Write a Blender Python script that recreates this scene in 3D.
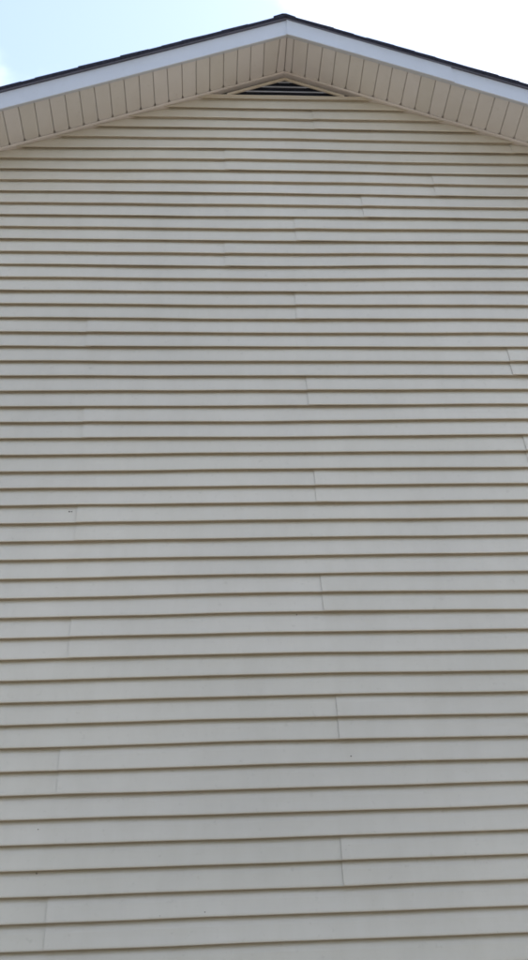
import bpy, math, random
from mathutils import Vector, Matrix

random.seed(7)
for o in list(bpy.data.objects):
    bpy.data.objects.remove(o, do_unlink=True)
scene = bpy.context.scene
COL = scene.collection

# ------------------------------------------------------------------ camera
ZG = 2.05                      # height of siding edge 0 above the ground
F_PX, DIST, ZCAM, YAW, PITCH, ROLL = 969.97, 4.2829, -0.4072, 0.0769, 0.5400, -0.0479
cam = bpy.data.cameras.new('camera')
camo = bpy.data.objects.new('camera', cam)
COL.objects.link(camo)
cy, sy, cp, sp, cr, sr = (math.cos(YAW), math.sin(YAW), math.cos(PITCH),
                          math.sin(PITCH), math.cos(ROLL), math.sin(ROLL))
fwd = Vector((cp * sy, cp * cy, sp))
up0 = Vector((-sp * sy, -sp * cy, cp))
rt0 = Vector((cy, -sy, 0))
rt = rt0 * cr + up0 * sr
up = -rt0 * sr + up0 * cr
m = Matrix((rt, up, -fwd)).transposed().to_4x4()
m.translation = Vector((0, -DIST, ZCAM + ZG))
camo.matrix_world = m
cam.sensor_fit = 'VERTICAL'
cam.sensor_height = 24.0
cam.lens = 24.0 * F_PX / 960.0
cam.clip_start = 0.05
cam.clip_end = 3000
scene.camera = camo

# ------------------------------------------------------------------ sky, sun, exposure
SUN_EL, SUN_AZ = math.radians(55), math.radians(54)      # azimuth measured from +Y towards +X
world = bpy.data.worlds.new('World')
scene.world = world
world.use_nodes = True
wn, wl = world.node_tree.nodes, world.node_tree.links
wn.clear()
sky = wn.new('ShaderNodeTexSky')
sky.sky_type = 'NISHITA'
sky.sun_disc = False
sky.sun_elevation = SUN_EL
sky.sun_rotation = SUN_AZ
sky.air_density = 1.0
sky.dust_density = 0.45
sky.ozone_density = 0.0
tc = wn.new('ShaderNodeTexCoord')
sep = wn.new('ShaderNodeSeparateXYZ')
wl.new(tc.outputs['Generated'], sep.inputs[0])
zc = wn.new('ShaderNodeMath'); zc.operation = 'MAXIMUM'; zc.inputs[1].default_value = 0.08
wl.new(sep.outputs['Z'], zc.inputs[0])
dx = wn.new('ShaderNodeMath'); dx.operation = 'DIVIDE'
dy = wn.new('ShaderNodeMath'); dy.operation = 'DIVIDE'
wl.new(sep.outputs['X'], dx.inputs[0]); wl.new(zc.outputs[0], dx.inputs[1])
wl.new(sep.outputs['Y'], dy.inputs[0]); wl.new(zc.outputs[0], dy.inputs[1])
cmb = wn.new('ShaderNodeCombineXYZ')
wl.new(dx.outputs[0], cmb.inputs['X']); wl.new(dy.outputs[0], cmb.inputs['Y'])
CLOUD_OFF = (7.95, 0.33, 0.4)
mp = wn.new('ShaderNodeMapping'); mp.inputs['Location'].default_value = CLOUD_OFF
wl.new(cmb.outputs[0], mp.inputs['Vector'])
nz = wn.new('ShaderNodeTexNoise')
nz.inputs['Scale'].default_value = 1.35
nz.inputs['Detail'].default_value = 7
nz.inputs['Roughness'].default_value = 0.55
wl.new(mp.outputs[0], nz.inputs['Vector'])
rmp = wn.new('ShaderNodeValToRGB')
rmp.color_ramp.interpolation = 'EASE'
rmp.color_ramp.elements[0].position = 0.50
rmp.color_ramp.elements[0].color = (0.10, 0.10, 0.10, 1)
rmp.color_ramp.elements[1].position = 0.66
rmp.color_ramp.elements[1].color = (0.92, 0.92, 0.92, 1)
wl.new(nz.outputs['Fac'], rmp.inputs['Fac'])
mixc = wn.new('ShaderNodeMixRGB')
mixc.inputs['Color2'].default_value = (8.6, 8.9, 9.3, 1)
wl.new(rmp.outputs['Color'], mixc.inputs['Fac'])
wl.new(sky.outputs['Color'], mixc.inputs['Color1'])
bg = wn.new('ShaderNodeBackground')
bg.inputs['Strength'].default_value = 0.10
wl.new(mixc.outputs[0], bg.inputs['Color'])
wo = wn.new('ShaderNodeOutputWorld')
wl.new(bg.outputs[0], wo.inputs['Surface'])

sun = bpy.data.lights.new('sun', 'SUN')
sun.energy = 3.2
sun.angle = math.radians(0.53)
sun.color = (1.0, 0.95, 0.87)
suno = bpy.data.objects.new('sun', sun)
COL.objects.link(suno)
sd = Vector((math.cos(SUN_EL) * math.sin(SUN_AZ), math.cos(SUN_EL) * math.cos(SUN_AZ), math.sin(SUN_EL)))
suno.rotation_euler = sd.to_track_quat('Z', 'Y').to_euler()
suno.location = (8, 12, 25)

scene.render.engine = 'CYCLES'
scene.cycles.filter_width = 1.75
scene.cycles.max_bounces = 8
scene.cycles.diffuse_bounces = 5
vs = scene.view_settings
vs.view_transform = 'Standard'
vs.look = 'None'
vs.gamma = 1.0
vs.use_curve_mapping = False
vs.exposure = 1.66

# ------------------------------------------------------------------ measured proportions
E = 0.1016                     # exposure of one lap
X0 = 0.6047                    # ridge line
ZR = 5.4531                    # soffit meets wall at the ridge (above edge 0)
SL = 0.4405                    # roof slope
OV = 0.2796                    # rake overhang
HF = 0.1498                    # fascia height above the soffit
HALF = 3.95                    # half width of the gable wall
DEPTH = 9.4                    # length of the house
ZVB = 5.205                    # bottom of gable vent


def line(x):
    return ZR - SL * abs(x - X0)


# ------------------------------------------------------------------ materials
def nmat(name):
    mt = bpy.data.materials.new(name)
    mt.use_nodes = True
    nt = mt.node_tree
    return mt, nt.nodes, nt.links, nt.nodes['Principled BSDF']


def ramp(n, c0, c1, p0=0.0, p1=1.0):
    r = n.new('ShaderNodeValToRGB')
    r.color_ramp.elements[0].position = p0
    r.color_ramp.elements[1].position = p1
    r.color_ramp.elements[0].color = (*c0, 1)
    r.color_ramp.elements[1].color = (*c1, 1)
    return r


def noise(n, l, scale, detail=4, rough=0.55, stretch=(1, 1, 1), coord='Object', seed=None):
    t = n.new('ShaderNodeTexCoord')
    mpn = n.new('ShaderNodeMapping')
    mpn.inputs['Scale'].default_value = stretch
    l.new(t.outputs[coord], mpn.inputs['Vector'])
    z = n.new('ShaderNodeTexNoise')
    z.inputs['Scale'].default_value = scale
    z.inputs['Detail'].default_value = detail
    z.inputs['Roughness'].default_value = rough
    l.new(mpn.outputs[0], z.inputs['Vector'])
    return z


def mulmix(n, l, a, b, fac=1.0, mode='MULTIPLY'):
    mx = n.new('ShaderNodeMixRGB')
    mx.blend_type = mode
    mx.inputs['Fac'].default_value = fac
    l.new(a, mx.inputs['Color1'])
    l.new(b, mx.inputs['Color2'])
    return mx.outputs[0]


def vinyl(name, base, rough=0.42, dirt=1.0, grain=0.10, rnd=0.05):
    mt, n, l, p = nmat(name)
    # broad uneven weathering
    big = noise(n, l, 0.55, 4, 0.6)
    r1 = ramp(n, tuple(c * (1 - 0.10 * dirt) for c in base), tuple(min(1, c * 1.06) for c in base), 0.34, 0.68)
    l.new(big.outputs['Fac'], r1.inputs['Fac'])
    col = r1.outputs['Color']
    # run marks that hang down a panel
    stk = noise(n, l, 6.0, 5, 0.65, (1.3, 1, 0.35))
    r2 = ramp(n, (1 - 0.045 * dirt, 1 - 0.05 * dirt, 1 - 0.065 * dirt), (1, 1, 1), 0.34, 0.58)
    l.new(stk.outputs['Fac'], r2.inputs['Fac'])
    col = mulmix(n, l, col, r2.outputs['Color'])
    # scuffs
    sc = noise(n, l, 26.0, 6, 0.7)
    r3 = ramp(n, (1 - 0.16 * dirt, 1 - 0.17 * dirt, 1 - 0.2 * dirt), (1, 1, 1), 0.27, 0.40)
    l.new(sc.outputs['Fac'], r3.inputs['Fac'])
    col = mulmix(n, l, col, r3.outputs['Color'])
    # each panel faded a little differently
    oi = n.new('ShaderNodeObjectInfo')
    r4 = ramp(n, (1 - rnd, 1 - rnd, 1 - rnd * 1.5), (1 + rnd * 0.4, 1 + rnd * 0.4, 1 + rnd * 0.6))
    l.new(oi.outputs['Random'], r4.inputs['Fac'])
    col = mulmix(n, l, col, r4.outputs['Color'])
    l.new(col, p.inputs['Base Color'])
    p.inputs['Roughness'].default_value = rough
    p.inputs['Specular IOR Level'].default_value = 0.7
    rr = ramp(n, (rough - 0.03,) * 3, (rough + 0.05,) * 3, 0.25, 0.75)
    l.new(stk.outputs['Fac'], rr.inputs['Fac'])
    l.new(rr.outputs['Color'], p.inputs['Roughness'])
    gr = noise(n, l, 9.0, 6, 0.6, (0.6, 6, 12))
    und = noise(n, l, 2.4, 2, 0.5, (1, 1, 3))
    add = n.new('ShaderNodeMath'); add.operation = 'MULTIPLY_ADD'
    add.inputs[1].default_value = 4.0
    l.new(und.outputs['Fac'], add.inputs[0])
    l.new(gr.outputs['Fac'], add.inputs[2])
    bmp = n.new('ShaderNodeBump')
    bmp.inputs['Strength'].default_value = grain
    bmp.inputs['Distance'].default_value = 0.002
    l.new(add.outputs[0], bmp.inputs['Height'])
    l.new(bmp.outputs[0], p.inputs['Normal'])
    return mt


M_SIDING = vinyl('vinyl_siding_beige', (0.565, 0.519, 0.441), 0.34, 0.9, 0.12, 0.02)
M_SOFFIT = vinyl('vinyl_soffit_beige', (0.67, 0.65, 0.645), 0.5, 0.7, 0.05, 0.05)
M_TRIM = vinyl('vinyl_trim_beige', (0.54, 0.48, 0.40), 0.45, 0.9, 0.04, 0.03)
M_PALE = vinyl('vinyl_trim_pale', (0.69, 0.655, 0.65), 0.45, 0.9, 0.04, 0.03)
M_LOUVER = vinyl('louver_grey', (0.33, 0.35, 0.42), 0.5, 1.0, 0.04, 0.05)
M_FASCIA = vinyl('painted_metal_white', (0.50, 0.52, 0.575), 0.38, 0.55, 0.05, 0.02)


def plain(name, c0, c1, scale, rough=0.8, bump=0.3, dist=0.004):
    mt, n, l, p = nmat(name)
    z = noise(n, l, scale, 6, 0.6)
    r = ramp(n, c0, c1, 0.3, 0.7)
    l.new(z.outputs['Fac'], r.inputs['Fac'])
    l.new(r.outputs['Color'], p.inputs['Base Color'])
    p.inputs['Roughness'].default_value = rough
    b = n.new('ShaderNodeBump')
    b.inputs['Strength'].default_value = bump
    b.inputs['Distance'].default_value = dist
    l.new(z.outputs['Fac'], b.inputs['Height'])
    l.new(b.outputs[0], p.inputs['Normal'])
    return mt


M_SHINGLE = plain('asphalt_shingle', (0.024, 0.030, 0.062), (0.06, 0.072, 0.125), 60, 0.9, 0.6)
M_DECK = plain('roof_sheathing', (0.16, 0.11, 0.07), (0.24, 0.17, 0.11), 9, 0.85)
M_DRIP = plain('drip_edge_metal', (0.11, 0.11, 0.15), (0.15, 0.15, 0.20), 5, 0.45, 0.05)
M_SHEATH = plain('wall_sheathing', (0.10, 0.08, 0.06), (0.16, 0.13, 0.10), 9, 0.9)
M_DARK = plain('vent_attic_gloom', (0.022, 0.027, 0.05), (0.045, 0.055, 0.09), 120, 0.95)
M_BLOCK = plain('concrete_block', (0.26, 0.25, 0.24), (0.38, 0.37, 0.35), 14, 0.92)
M_MUD = plain('dried_mud', (0.03, 0.024, 0.018), (0.08, 0.06, 0.045), 200, 0.95)
M_BOUNCE_GRAVEL = plain('bounce_gravel', (0.135, 0.112, 0.085), (0.235, 0.198, 0.155), 9, 0.95, 0.8, 0.03)
M_SOIL = plain('dark_soil', (0.03, 0.022, 0.016), (0.085, 0.062, 0.045), 14, 0.95, 0.8, 0.03)
M_LEAF = plain('leaves', (0.035, 0.055, 0.018), (0.08, 0.11, 0.035), 2.0, 0.7, 0.1)
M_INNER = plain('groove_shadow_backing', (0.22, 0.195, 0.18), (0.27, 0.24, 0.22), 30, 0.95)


# ------------------------------------------------------------------ mesh helpers
class MB:
    def __init__(self):
        self.v, self.f = [], []

    def add(self, vs_, fs_):
        b = len(self.v)
        self.v += [tuple(v) for v in vs_]
        self.f += [tuple(i + b for i in f) for f in fs_]

    def box(self, x0, x1, y0, y1, z0, z1):
        self.hexa([(x0, y0, z0), (x1, y0, z0), (x1, y1, z0), (x0, y1, z0),
                   (x0, y0, z1), (x1, y0, z1), (x1, y1, z1), (x0, y1, z1)])

    def hexa(self, p):
        self.add(p, [(3, 2, 1, 0), (4, 5, 6, 7), (0, 1, 5, 4), (1, 2, 6, 5), (2, 3, 7, 6), (3, 0, 4, 7)])

    def sweep(self, rings, closed=True, caps=True):
        """rings: equal-length lists of points."""
        n = len(rings[0])
        vs_ = [p for r in rings for p in r]
        fs_ = []
        for i in range(len(rings) - 1):
            for j in range(n if closed else n - 1):
                a, b = i * n + j, i * n + (j + 1) % n
                fs_.append((a, b, b + n, a + n))
        if caps == 'strip':
            last = (len(rings) - 1) * n
            for j in range(n // 2 - 1):
                fs_.append((j, n - 1 - j, n - 2 - j, j + 1))
                fs_.append((last + j, last + j + 1, last + n - 2 - j, last + n - 1 - j))
        elif caps and closed:
            fs_.append(tuple(range(n - 1, -1, -1)))
            fs_.append(tuple((len(rings) - 1) * n + j for j in range(n)))
        self.add(vs_, fs_)

    def build(self, name, mat, parent=None, smooth=False, kind=None):
        me = bpy.data.meshes.new(name)
        me.from_pydata([(x - X0, y, z + ZG) for x, y, z in self.v], [], self.f)
        me.materials.append(mat)
        me.validate()
        if smooth:
            for p in me.polygons:
                p.use_smooth = True
        import bmesh
        bm = bmesh.new(); bm.from_mesh(me)
        bmesh.ops.recalc_face_normals(bm, faces=bm.faces)
        bm.to_mesh(me); bm.free()
        o = bpy.data.objects.new(name, me)
        COL.objects.link(o)
        if parent:
            o.parent = parent
        if kind:
            o['kind'] = kind
        return o


# ------------------------------------------------------------------ ground
gm = bpy.data.meshes.new('added_gravel_ground')
gm.from_pydata([(-900, -900, 0), (900, -900, 0), (900, 900, 0), (-900, 900, 0)], [], [(0, 1, 2, 3)])
gm.materials.append(M_BOUNCE_GRAVEL)  # unseen pale gravel, added to bounce light onto wall and soffit
ground = bpy.data.objects.new('added_gravel_ground', gm)
ground['kind'] = 'structure'
COL.objects.link(ground)

bed = bpy.data.meshes.new('added_soil_bed')  # unseen dark bed, added to cut the light bounced onto the low wall
bv = [(-3.6, -2.9, 0.03), (5.0, -2.6, 0.03), (5.0, 0.03, 0.05), (-3.6, 0.03, 0.05)]
bv += [(x, y, -0.05) for x, y, z in bv]
bed.from_pydata(bv, [], [(0, 1, 2, 3), (4, 5, 1, 0), (5, 6, 2, 1), (6, 7, 3, 2), (7, 4, 0, 3)])
bed.materials.append(M_SOIL)
bedo = bpy.data.objects.new('added_soil_bed', bed)
bedo['kind'] = 'structure'
COL.objects.link(bedo)

# unseen trees added behind the viewer to close off the low sky
rw = random.Random(11)
wv_, wf_ = [], []
def quad(c, ux, uy):
    i0 = len(wv_)
    for a_, b_ in ((-1, -1), (1, -1), (1, 1), (-1, 1)):
        wv_.append(tuple(c[q] + a_ * ux[q] + b_ * uy[q] for q in range(3)))
    wf_.append((i0, i0 + 1, i0 + 2, i0 + 3))
for t in range(46):
    tx = -46 + 2.05 * t + rw.uniform(-0.8, 0.8)
    ty = -19 + 0.006 * tx * tx + rw.uniform(-4.5, 1.5)
    th = rw.uniform(10.0, 13.5)
    for sgm in range(6):                                   # trunk
        a0, a1 = sgm / 6 * 2 * math.pi, (sgm + 1) / 6 * 2 * math.pi
        i0 = len(wv_)
        wv_ += [(tx + 0.20 * math.cos(a0), ty + 0.20 * math.sin(a0), -0.1), (tx + 0.20 * math.cos(a1), ty + 0.20 * math.sin(a1), -0.1),
                (tx + 0.07 * math.cos(a1), ty + 0.07 * math.sin(a1), th * 0.8), (tx + 0.07 * math.cos(a0), ty + 0.07 * math.sin(a0), th * 0.8)]
        wf_.append((i0, i0 + 1, i0 + 2, i0 + 3))
    for _ in range(420):
        u = rw.random()
        hz_ = 0.6 + (th - 0.6) * u
        rad = 2.1 * math.sqrt(rw.random()) * (0.55 + 0.9 * math.sin(math.pi * min(1, 0.15 + 0.8 * u)))
        an = rw.uniform(0, 2 * math.pi)
        d1_ = Vector((rw.gauss(0, 1), rw.gauss(0, 1), rw.gauss(0, 0.6))).normalized()
        d2_ = d1_.cross(Vector((rw.gauss(0, 1), rw.gauss(0, 1), rw.gauss(0, 1)))).normalized()
        sz = rw.uniform(0.12, 0.24)
        quad((tx + rad * math.cos(an), ty + rad * math.sin(an), hz_), d1_ * sz, d2_ * sz * 0.7)
wm = bpy.data.meshes.new('added_wood')
wm.from_pydata(wv_, [], wf_)
wm.materials.append(M_LEAF)
woodo = bpy.data.objects.new('added_wood', wm)
woodo['kind'] = 'stuff'
COL.objects.link(woodo)

# ------------------------------------------------------------------ the house
house = bpy.data.objects.new('house', None)
house.location = (X0, 0, 0)
house['label'] = 'tall gabled house end clad in beige horizontal vinyl siding under a shingled roof'
house['category'] = 'house'
COL.objects.link(house)

XL, XR = X0 - HALF, X0 + HALF
Z_EAVE = line(XL)
Z_BASE = -1.64                  # top of the foundation

# foundation
b = MB()
b.box(XL + 0.02, XR - 0.02, 0.02, DEPTH - 0.02, -ZG - 0.15, Z_BASE)
b.build('foundation', M_BLOCK, house)

# gable wall sheathing, a thick pentagon
def pent(y0, y1, zb, dz):
    prof = [(XL + 0.01, zb), (XR - 0.01, zb), (XR - 0.01, Z_EAVE + dz), (X0, ZR + dz), (XL + 0.01, Z_EAVE + dz)]
    mb = MB()
    mb.sweep([[(x, y0, z) for x, z in prof], [(x, y1, z) for x, z in prof]])
    return mb

hwv = (ZR - ZVB) / SL
prof = [(XL + 0.01, Z_BASE + 0.002), (XR - 0.01, Z_BASE + 0.002), (XR - 0.01, Z_EAVE + 0.10),
        (X0 + hwv + 0.10 / SL, ZVB), (X0 - hwv - 0.10 / SL, ZVB), (XL + 0.01, Z_EAVE + 0.10)]
b = MB()
b.sweep([[(x, 0.028, z) for x, z in prof], [(x, 0.14, z) for x, z in prof]])
gable = b.build('gable_wall', M_SHEATH, house)
pent(DEPTH - 0.14, DEPTH, Z_BASE + 0.002, 0.10).build('rear_wall', M_SIDING, house)

# side walls: lapped siding, out of view
for sgn in (-1, 1):
    mb = MB()
    xo = X0 + sgn * HALF
    n = int((Z_EAVE - Z_BASE) / E)
    for k in range(n + 1):
        z0, z1 = Z_BASE + k * E, min(Z_BASE + (k + 1) * E, Z_EAVE)
        pr = [(xo + sgn * 0.016, z0), (xo + sgn * 0.004, z1), (xo - sgn * 0.10, z1), (xo - sgn * 0.10, z0)]
        mb.sweep([[(x, 0.145, z) for x, z in pr], [(x, DEPTH - 0.145, z) for x, z in pr]])
    mb.build('side_wall', M_SIDING, house)

# --- siding panels on the gable, two laps each --------------------------------
# how far each lap edge strays from level (mm), left / middle / right of the view
OFL = [7, 3, 0, -1, 2, 0, -3, -5, -1, -3, -2, 1, -1, 2, 1, -2, -2, -2, -3, -4, 0, -6, -10, -9, -5, -6, -4, -4, -5,
       -4, 2, -3, 4, 6, 2, 0, 0, 2, 5, 3, -2, 7, 5, 1, -6, -7]
OFM = [4, 3, 0, -1, -7, -2, -3, -2, 4, 4, 9, 7, 5, 10, 13, 10, 10, 3, 4, 2, 2, -2, -1, -1, -5, -7, -7, -1, -7, -8,
       -3, -11, -6, -6, 0, -4, -7, -7, 2, -3, 2, 5, 5, 11, 11, 7, 14, 9, 6, -2, -2]
OFR = [0, 3, 2, -1, -1, -3, -4, -8, -6, -7, -3, -3, -6, 1, 2, 1, 5, 3, 3, 3, 2, 2, -1, 1, 3, 6, 4, 2, -6, -12, -5,
       -8, 0, 5, 13, 19, 15, 8, 7, 8, 7, -2, -9, 4, -9, -2, -3]


def off(k, x):
    def g(a):
        s = 0
        w = 0
        for d, q in ((-1, 0.22), (0, 0.56), (1, 0.22)):
            if 0 <= k + d < len(a):
                s += q * a[k + d]; w += q
        return s / w if w else 0.0
    xs, vs_ = (-2.6, -1.05, 0.33, 1.75, 3.6), (0.0, g(OFL), g(OFM), g(OFR), 0.0)
    v = 0.0
    for i in range(4):
        if xs[i] <= x <= xs[i + 1]:
            t = (x - xs[i]) / (xs[i + 1] - xs[i])
            t = t * t * (3 - 2 * t)
            v = vs_[i] * (1 - t) + vs_[i + 1] * t
    w = 0.7 * math.sin(x * 2.9 + k * 1.7) + 0.6 * math.sin(x * 6.3 + k * 0.9) + 0.3 * math.sin(x * 11.0 + k * 2.3)
    return (0.8 * v + w) * 0.001


def edge(k, x):
    return k * E + off(k, x)


TH = 0.0012


def siding_panel(k0, xa, xb, lift_left, ztop=None, phase=0.0, tuck_right=False):
    """one vinyl panel with two laps, edges k0..k0+2, from xa to xb; its left end laps over its neighbour."""
    n = max(2, int((xb - xa) / 0.11))
    xsamp = [xa, xa + 0.036] + [xa + 0.036 + (xb - xa - 0.036) * i / n for i in range(1, n)] + [xb]
    if tuck_right:
        xsamp = [v for v in xsamp if v < xb - 0.16] + [xb - 0.12, xb - 0.029, xb]
    rings = []
    slant = random.uniform(-0.003, 0.003)
    bow = 1.0
    for x in xsamp:
        lift = 0.0
        if lift_left:
            d = x - xa
            lift = 0.0031 * (1.0 if d < 0.035 else math.exp(-(d - 0.035) / 0.22))
        if tuck_right and x > xb - 0.03:
            lift = -0.0012
        e0, e1, e2 = edge(k0, x), edge(k0 + 1, x), edge(k0 + 2, x)
        wob = 0.0006 * bow * math.sin(x * 4.1 + phase) + 0.0004 * math.sin(x * 9.7 + phase * 2)

        def lap(eb, et, first):
            pts = []
            if first:
                pts += [(eb + 0.024, 0.0185)]
            pts += [(eb + 0.0170, 0.0180), (eb + 0.0150, 0.0100), (eb + 0.0030, 0.0018), (eb + 0.0004, 0.0003),
                    (eb, -0.0010), (eb + 0.0008, -0.0024), (eb + 0.0030, -0.0032), (eb + 0.0085, -0.0030),
                    (eb + 0.40 * (et - eb), 0.0026), (et - 0.0360, 0.0064), (et - 0.0200, 0.0104), (et - 0.0110, 0.0138),
                    (et - 0.0045, 0.0165), (et + 0.0020, 0.0190), (et + 0.0150, 0.0205)]
            return pts
        pr = lap(e0, e1, True) + lap(e1, e2, False) + [(e2 + 0.028, 0.0230)]
        ring = []
        lim = line(x) + 0.015
        if ztop is not None:
            lim = min(lim, ztop)
        for z, y in pr:
            ring.append((x + slant * (z - k0 * E) / 0.2, y - lift + wob, min(z, lim)))
        back = [(px, py + TH, pz) for px, py, pz in reversed(ring)]
        rings.append(ring + back)
    mb = MB()
    mb.sweep(rings, caps='strip')
    return mb


# where one panel ends and the next begins, read row by row (bottom edge number -> x of the joint)
SEAM = {0: -0.631, 2: 0.580, 6: -0.622, 8: 0.612, 12: -0.613, 14: 0.587, 18: -0.618, 20: 0.592, 22: 1.743,
        24: -0.615, 26: 0.592, 28: 1.758, 30: -0.629, 32: 0.562, 34: 2.35, 36: 0.161, 38: 0.597, 40: 1.032,
        42: 1.511, 44: 0.178, 46: -1.55, 48: 0.775, 50: 1.9}
PLEN = 3.63
k = -16
while k <= 50:
    if k in SEAM:
        s = SEAM[k]
    else:
        s = (-0.62, 0.59, 1.76)[(k // 2) % 3] + random.uniform(-0.012, 0.012)
    joints = [s - 2 * PLEN, s - PLEN, s, s + PLEN, s + 2 * PLEN]
    zb = k * E
    # the row only reaches as far as the roof line lets its bottom edge reach
    half = min(HALF - 0.03, (ZR - zb) / SL + 0.02)
    lo, hi = X0 - half, X0 + half
    zt = ZVB - 0.004 if k >= 50 else (ZVB - 0.004 if k + 2 > 51 else None)
    cuts = [lo] + [j for j in joints if lo + 0.03 < j < hi - 0.03] + [hi]
    ph = random.uniform(0, 6)
    for i in range(len(cuts) - 1):
        xa, xb = cuts[i], cuts[i + 1]
        left_joint = i > 0
        if i < len(cuts) - 2:
            xb += 0.026                     # tucked behind the next panel
        siding_panel(k, xa, xb, left_joint, zt, ph, i < len(cuts) - 2).build('siding_panel', M_SIDING, gable)
    k += 2

# corner posts
for sgn in (-1, 1):
    mb = MB()
    xc = X0 + sgn * HALF
    x0_, x1_ = sorted((xc - sgn * 0.075, xc + sgn * 0.022))
    mb.box(x0_, x1_, -0.012, 0.026, Z_BASE - 0.02, Z_EAVE - 0.03)
    x0_, x1_ = sorted((xc + sgn * 0.002, xc + sgn * 0.0222))
    mb.box(x0_, x1_, 0.0261, 0.15, Z_BASE - 0.02, Z_EAVE - 0.03)
    mb.build('corner_post', M_TRIM, house)

# --- gable vent: dark backing behind the louvers, its colour painting in the attic gloom -------------------
b = MB()
zv = ZVB + 0.001
hw = (ZR + 0.08 - zv) / SL
b.sweep([[(X0 - hw, 0.085, zv), (X0 + hw, 0.085, zv), (X0, 0.085, ZR + 0.08)],
         [(X0 - hw, 0.105, zv), (X0 + hw, 0.105, zv), (X0, 0.105, ZR + 0.08)]])
vent = b.build('gable_vent', M_DARK, house)

# rake rails of the vent frame and the wide base rail
for sgn in (-1, 1):
    zt_ = ZR - 0.050
    mb = MB()
    rings = []
    for d in (0.0, (zt_ - 0.022 - ZVB) / SL):
        z = zt_ - SL * d
        x = X0 + sgn * d
        rings.append([(x, 0.004, z), (x, -0.005, z - 0.003), (x, -0.006, z - 0.018), (x, -0.003, z - 0.022),
                      (x, 0.006, z - 0.023), (x, 0.006, z)])
    if sgn < 0:
        rings = rings[::-1]
    mb.sweep(rings)
    mb.build('frame_rail', M_TRIM, vent)
b = MB()
yb = [(0.026, ZVB + 0.010), (0.000, ZVB + 0.008), (-0.006, ZVB + 0.003), (-0.007, ZVB - 0.005), (-0.004, ZVB - 0.010),
      (0.020, ZVB - 0.010), (0.020, ZVB + 0.001), (0.026, ZVB + 0.001)]
rings = []
for i in range(13):
    x = X0 - 0.575 + 1.15 * i / 12
    dzz = 0.0012 * math.sin(i * 1.3) if 0 < i < 12 else 0
    rings.append([(x, y, z + dzz) for y, z in yb])
b.sweep(rings)
b.build('base_rail', M_TRIM, vent)
# louvers: short front lip, blade rising inwards at 45 degrees
for i in range(4):
    zl = ZVB + 0.050 + i * 0.050
    def hw_(z):
        return max((ZR - 0.076 - z) / SL, 0.004) + 0.020
    if hw_(zl) < 0.045:
        continue
    prof = [(0.0055, 0.0), (0.0040, 0.001), (0.0040, 0.0105), (0.0550, 0.060), (0.0550, 0.058), (0.0055, 0.0100)]
    mb = MB()
    mb.sweep([[(X0 + s_ * hw_(zl + min(h, 0.016)), y, zl + h) for y, h in prof] for s_ in (-1, 1)])
    mb.build('louver', M_LOUVER, vent)

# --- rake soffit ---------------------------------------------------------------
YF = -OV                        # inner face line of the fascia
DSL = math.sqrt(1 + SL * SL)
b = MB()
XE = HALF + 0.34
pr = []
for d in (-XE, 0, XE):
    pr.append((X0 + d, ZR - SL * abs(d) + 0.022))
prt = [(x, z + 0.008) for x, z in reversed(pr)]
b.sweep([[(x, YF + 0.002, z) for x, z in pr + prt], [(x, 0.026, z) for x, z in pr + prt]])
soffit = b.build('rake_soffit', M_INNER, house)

# boards, each with beveled long edges so that a V groove opens between neighbours
def soffit_board(d0, d1, jl=0.0, jr=0.0):
    """between signed distances d0<d1 from the ridge (same side); jl, jr skew the outer ends"""
    mb = MB()
    def P(d, y, h):
        return (X0 + d, y, ZR - SL * abs(d) + h)
    rings = []
    sag = random.uniform(-0.0008, 0.0008)
    for y, j, g in ((0.015, 0.0, 0.0085), (-0.028, 0.0, 0.0080), (-0.036, 0.05, 0.0030), (YF * 0.5, 0.5, 0.0030), (YF + 0.004, 1.0, 0.0030)):
        a, c = d0 + jl * j, d1 + jr * j
        s2 = sag if j == 0.5 else 0
        rings.append([P(a + 0.0006, y, 0.017), P(a + max(0.0006, g - 0.0034), y, 0.009), P(a + g, y, 0.001 + s2), P(c - g, y, 0.0 + s2),
                      P(c - max(0.0006, g - 0.0034), y, 0.008), P(c - 0.0006, y, 0.017)])
    mb.sweep(rings)
    return mb

PITCHB = 0.0906
jit = {}
def jj(i):
    if i not in jit:
        jit[i] = random.uniform(-0.004, 0.004)
    return jit[i]

left = [-0.0005, -0.059]
while left[-1] > -XE + 0.10:
    left.append(left[-1] - 0.0914 + random.uniform(-0.0006, 0.0006))
right = [0.0005, 0.048]
while right[-1] < XE - 0.10:
    right.append(right[-1] + PITCHB + random.uniform(-0.0006, 0.0006))
for i in range(len(left) - 1):
    ja, jb = (0 if i == 0 else jj(-i)), jj(-i - 1)
    if i == 0:
        jb = 0.012
        jit[-1] = 0.012
    soffit_board(left[i + 1], left[i], jb, ja).build('soffit_board', M_SOFFIT, soffit)
for i in range(len(right) - 1):
    ja, jb = (0 if i == 0 else jj(100 + i)), jj(100 + i + 1)
    soffit_board(right[i], right[i + 1], ja, jb).build('soffit_board', M_SOFFIT, soffit)

# F-channel where the soffit meets the wall: a thin lip with a shadow reveal under it
for sgn in (-1, 1):
    mb = MB()
    rings = []
    nn = 26
    for i in range(nn + 1):
        d = XE * i / nn
        x = X0 + sgn * d
        z = ZR - SL * d + 0.0010 * math.sin(i * 1.9)
        wv = 0.0015 * math.sin(i * 1.1 + sgn)
        rings.append([(x, 0.024, z - 0.002), (x, -0.016, z - 0.002), (x, -0.019 + wv, z - 0.004),
                      (x, -0.019 + wv, z - 0.012), (x, -0.017, z - 0.015), (x, -0.006, z - 0.016),
                      (x, -0.004, z - 0.010), (x, 0.024, z - 0.010)])
    if sgn < 0:
        rings = rings[::-1]
    mb.sweep(rings)
    mb.build('soffit_trim', M_PALE, soffit)

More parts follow.
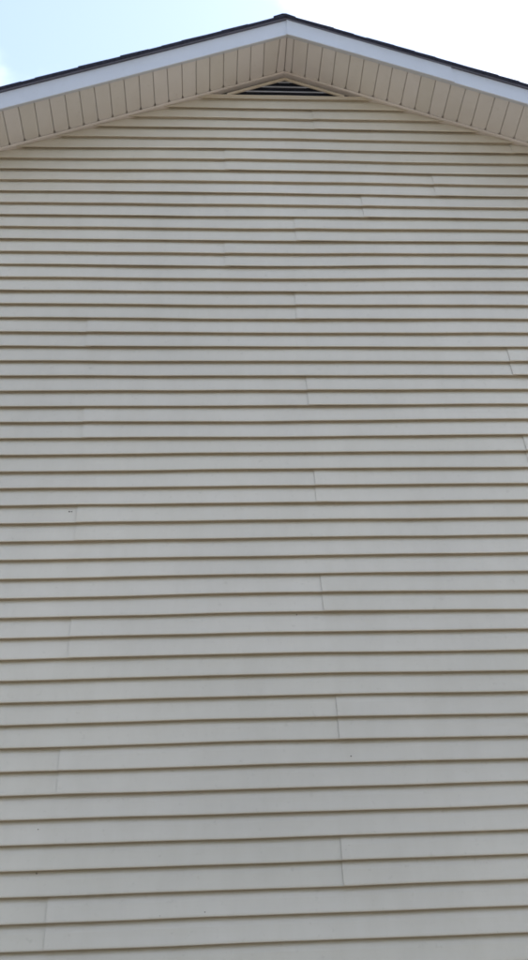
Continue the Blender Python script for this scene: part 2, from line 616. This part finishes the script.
# --- rake fascia ---------------------------------------------------------------
def fascia(d0, d1, sgn, proud, ext_top=0.0, ext_bot=0.0):
    mb = MB()
    rings = []
    nn = max(2, int(abs(d1 - d0) / 0.18))
    for i in range(nn + 1):
        d = d0 + (d1 - d0) * i / nn
        z = ZR - SL * d
        wv = 0.0012 * math.sin(d * 3.7 + sgn) + 0.0007 * math.sin(d * 8.3)
        wb = 0.0011 * math.sin(d * 2.3 + 2 * sgn)
        xt = X0 + sgn * (d - (ext_top if i == 0 else 0))
        xb_ = X0 + sgn * (d - (ext_bot if i == 0 else 0))
        yo = YF - 0.020 - proud
        rings.append([(xt, YF, z + HF - 0.002), (xt, yo + 0.004, z + HF - 0.002), (xt, yo, z + HF - 0.006),
                      (0.5 * (xt + xb_), yo + wv, z + HF * 0.45), (xb_, yo - 0.001, z + 0.006), (xb_, yo - 0.002 + wb, z - 0.008),
                      (xb_, yo + 0.001, z - 0.0115), (xb_, yo + 0.0185, z - 0.0100), (xb_, yo + 0.0185, z - 0.0075),
                      (xb_, YF, z - 0.007)])
    if sgn < 0:
        rings = rings[::-1]
    mb.sweep(rings)
    return mb


fascia(0.0, XE, -1, 0.0).build('fascia_board', M_FASCIA, house)
fascia(0.0, 1.06, 1, 0.0065, -0.002, 0.006).build('fascia_board', M_FASCIA, house)
fascia(1.04, XE, 1, 0.0006).build('fascia_board', M_FASCIA, house)

# --- roof ------------------------------------------------------------------------
YB = DEPTH + OV
b = MB()
pr = [(X0 + d, ZR - SL * abs(d) + HF) for d in (-XE - 0.02, 0, XE + 0.02)]
prt = [(x, z + 0.012) for x, z in reversed(pr)]
b.sweep([[(x, YF - 0.012, z) for x, z in pr + prt], [(x, YB, z) for x, z in pr + prt]])
roof = b.build('roof', M_DECK, house)
for sgn in (-1, 1):
    mb = MB()
    rings = []
    for d in (0.0, XE + 0.02):
        x, z = X0 + sgn * d, ZR - SL * d + HF
        rings.append([(x, YF - 0.013, z + 0.013), (x, YF - 0.0285, z + 0.013), (x, YF - 0.029, z + 0.005),
                      (x, YF - 0.028, z + 0.000), (x, YF - 0.0275, z + 0.0005), (x, YF - 0.0272, z + 0.001),
                      (x, YF - 0.013, z + 0.001)])
    if sgn < 0:
        rings = rings[::-1]
    mb.sweep(rings)
    mb.build('drip_edge', M_DRIP, roof)
EXPO = 0.142 / DSL
for sgn in (-1, 1):
    d = XE + 0.05
    while d > 0.02:
        d0, d1 = d, max(d - EXPO - 0.05, 0.0)
        yj = YF - 0.049 + random.uniform(-0.0018, 0.0018)
        tw = random.uniform(-0.003, 0.003)
        def T(dd, h):
            return (X0 + sgn * dd, ZR - SL * dd + HF + h)
        t0 = 0.0190 + random.uniform(-0.0006, 0.0008)
        pr = [T(d0, 0.0155), T(d0, t0 + 0.0005), T(d1, 0.0178), T(d1, 0.0135)]
        mb = MB()
        mb.sweep([[(x, yj + (tw if q in (0, 1) else 0), z) for q, (x, z) in enumerate(pr)],
                  [(x, YB + 0.02, z) for x, z in pr]])
        mb.build('shingle_course', M_SHINGLE, roof)
        d -= EXPO
# ridge caps
y = YF - 0.053
first = True
while y < YB:
    mb = MB()
    w, t = 0.075, 0.003
    l_ = 0.20
    jx = random.uniform(-0.006, 0.006) - (0.010 if first else 0)
    def cap(h):
        zr_ = ZR + HF
        return [(X0 + jx - w, zr_ - SL * w + 0.0185 + h), (X0 + jx - 0.012, zr_ - 0.002 + 0.0205 + h),
                (X0 + jx + 0.012, zr_ - 0.002 + 0.0205 + h), (X0 + jx + w, zr_ - SL * w + 0.0185 + h)]
    up_ = 0.002
    a = cap(t + up_) + cap(up_)[::-1]
    c = cap(t - 0.002) + cap(-0.002)[::-1]
    mb.sweep([[(x, y, z) for x, z in a], [(x, y + l_, z) for x, z in c]])
    mb.build('ridge_cap', M_SHINGLE, roof)
    y += 0.142
    first = False

# eave soffits and fascias along the two long sides
for sgn in (-1, 1):
    xo = X0 + sgn * (XE - 0.002)
    xi = X0 + sgn * (HALF + 0.02)
    ze = ZR - SL * XE
    mb = MB()
    a, c = sorted((xi, xo))
    mb.box(a, c, 0.02, DEPTH, ze - 0.004, ze + 0.008)
    mb.build('eave_soffit', M_SOFFIT, house)
    mb = MB()
    a, c = sorted((xo, xo + sgn * 0.018))
    mb.box(a, c, YF + 0.001, YB - 0.01, ze - 0.016, ze + HF - 0.012)
    mb.build('eave_fascia', M_FASCIA, house)

# --- specks of mud and wasp leavings on the siding ----------------------------
def speck(x, z, r, sq=1.0):
    k_ = math.floor(z / E)
    t = (z - k_ * E) / E
    y = -0.0035 + 0.0165 * t
    mb = MB()
    rings = []
    for q, (h, rr) in enumerate(((0.002, 0.55), (0.0, 1.0), (-0.0018, 0.85), (-0.0034, 0.35))):
        ring = []
        for i in range(7):
            an = 2 * math.pi * i / 7
            j = rr * r * random.uniform(0.7, 1.2)
            ring.append((x + math.cos(an) * j, y + h, z + math.sin(an) * j * sq))
        rings.append(ring)
    mb.sweep(rings)
    mb.build('dirt_speck', M_MUD, gable)

for x, z, r, sq in ((-0.654, 1.996, 0.0052, 0.8), (-0.642, 1.996, 0.0042, 0.8), (0.657, 0.738, 0.003, 1), (0.616, 0.364, 0.003, 1.2),
                    (0.601, 0.345, 0.0025, 1), (0.006, 0.124, 0.003, 1), (-0.176, 0.116, 0.0022, 1), (-0.684, 0.296, 0.0026, 1.3),
                    (0.457, 1.42, 0.0022, 1.5), (-0.69, 0.469, 0.0022, 1)):
    speck(x, z, r, sq)
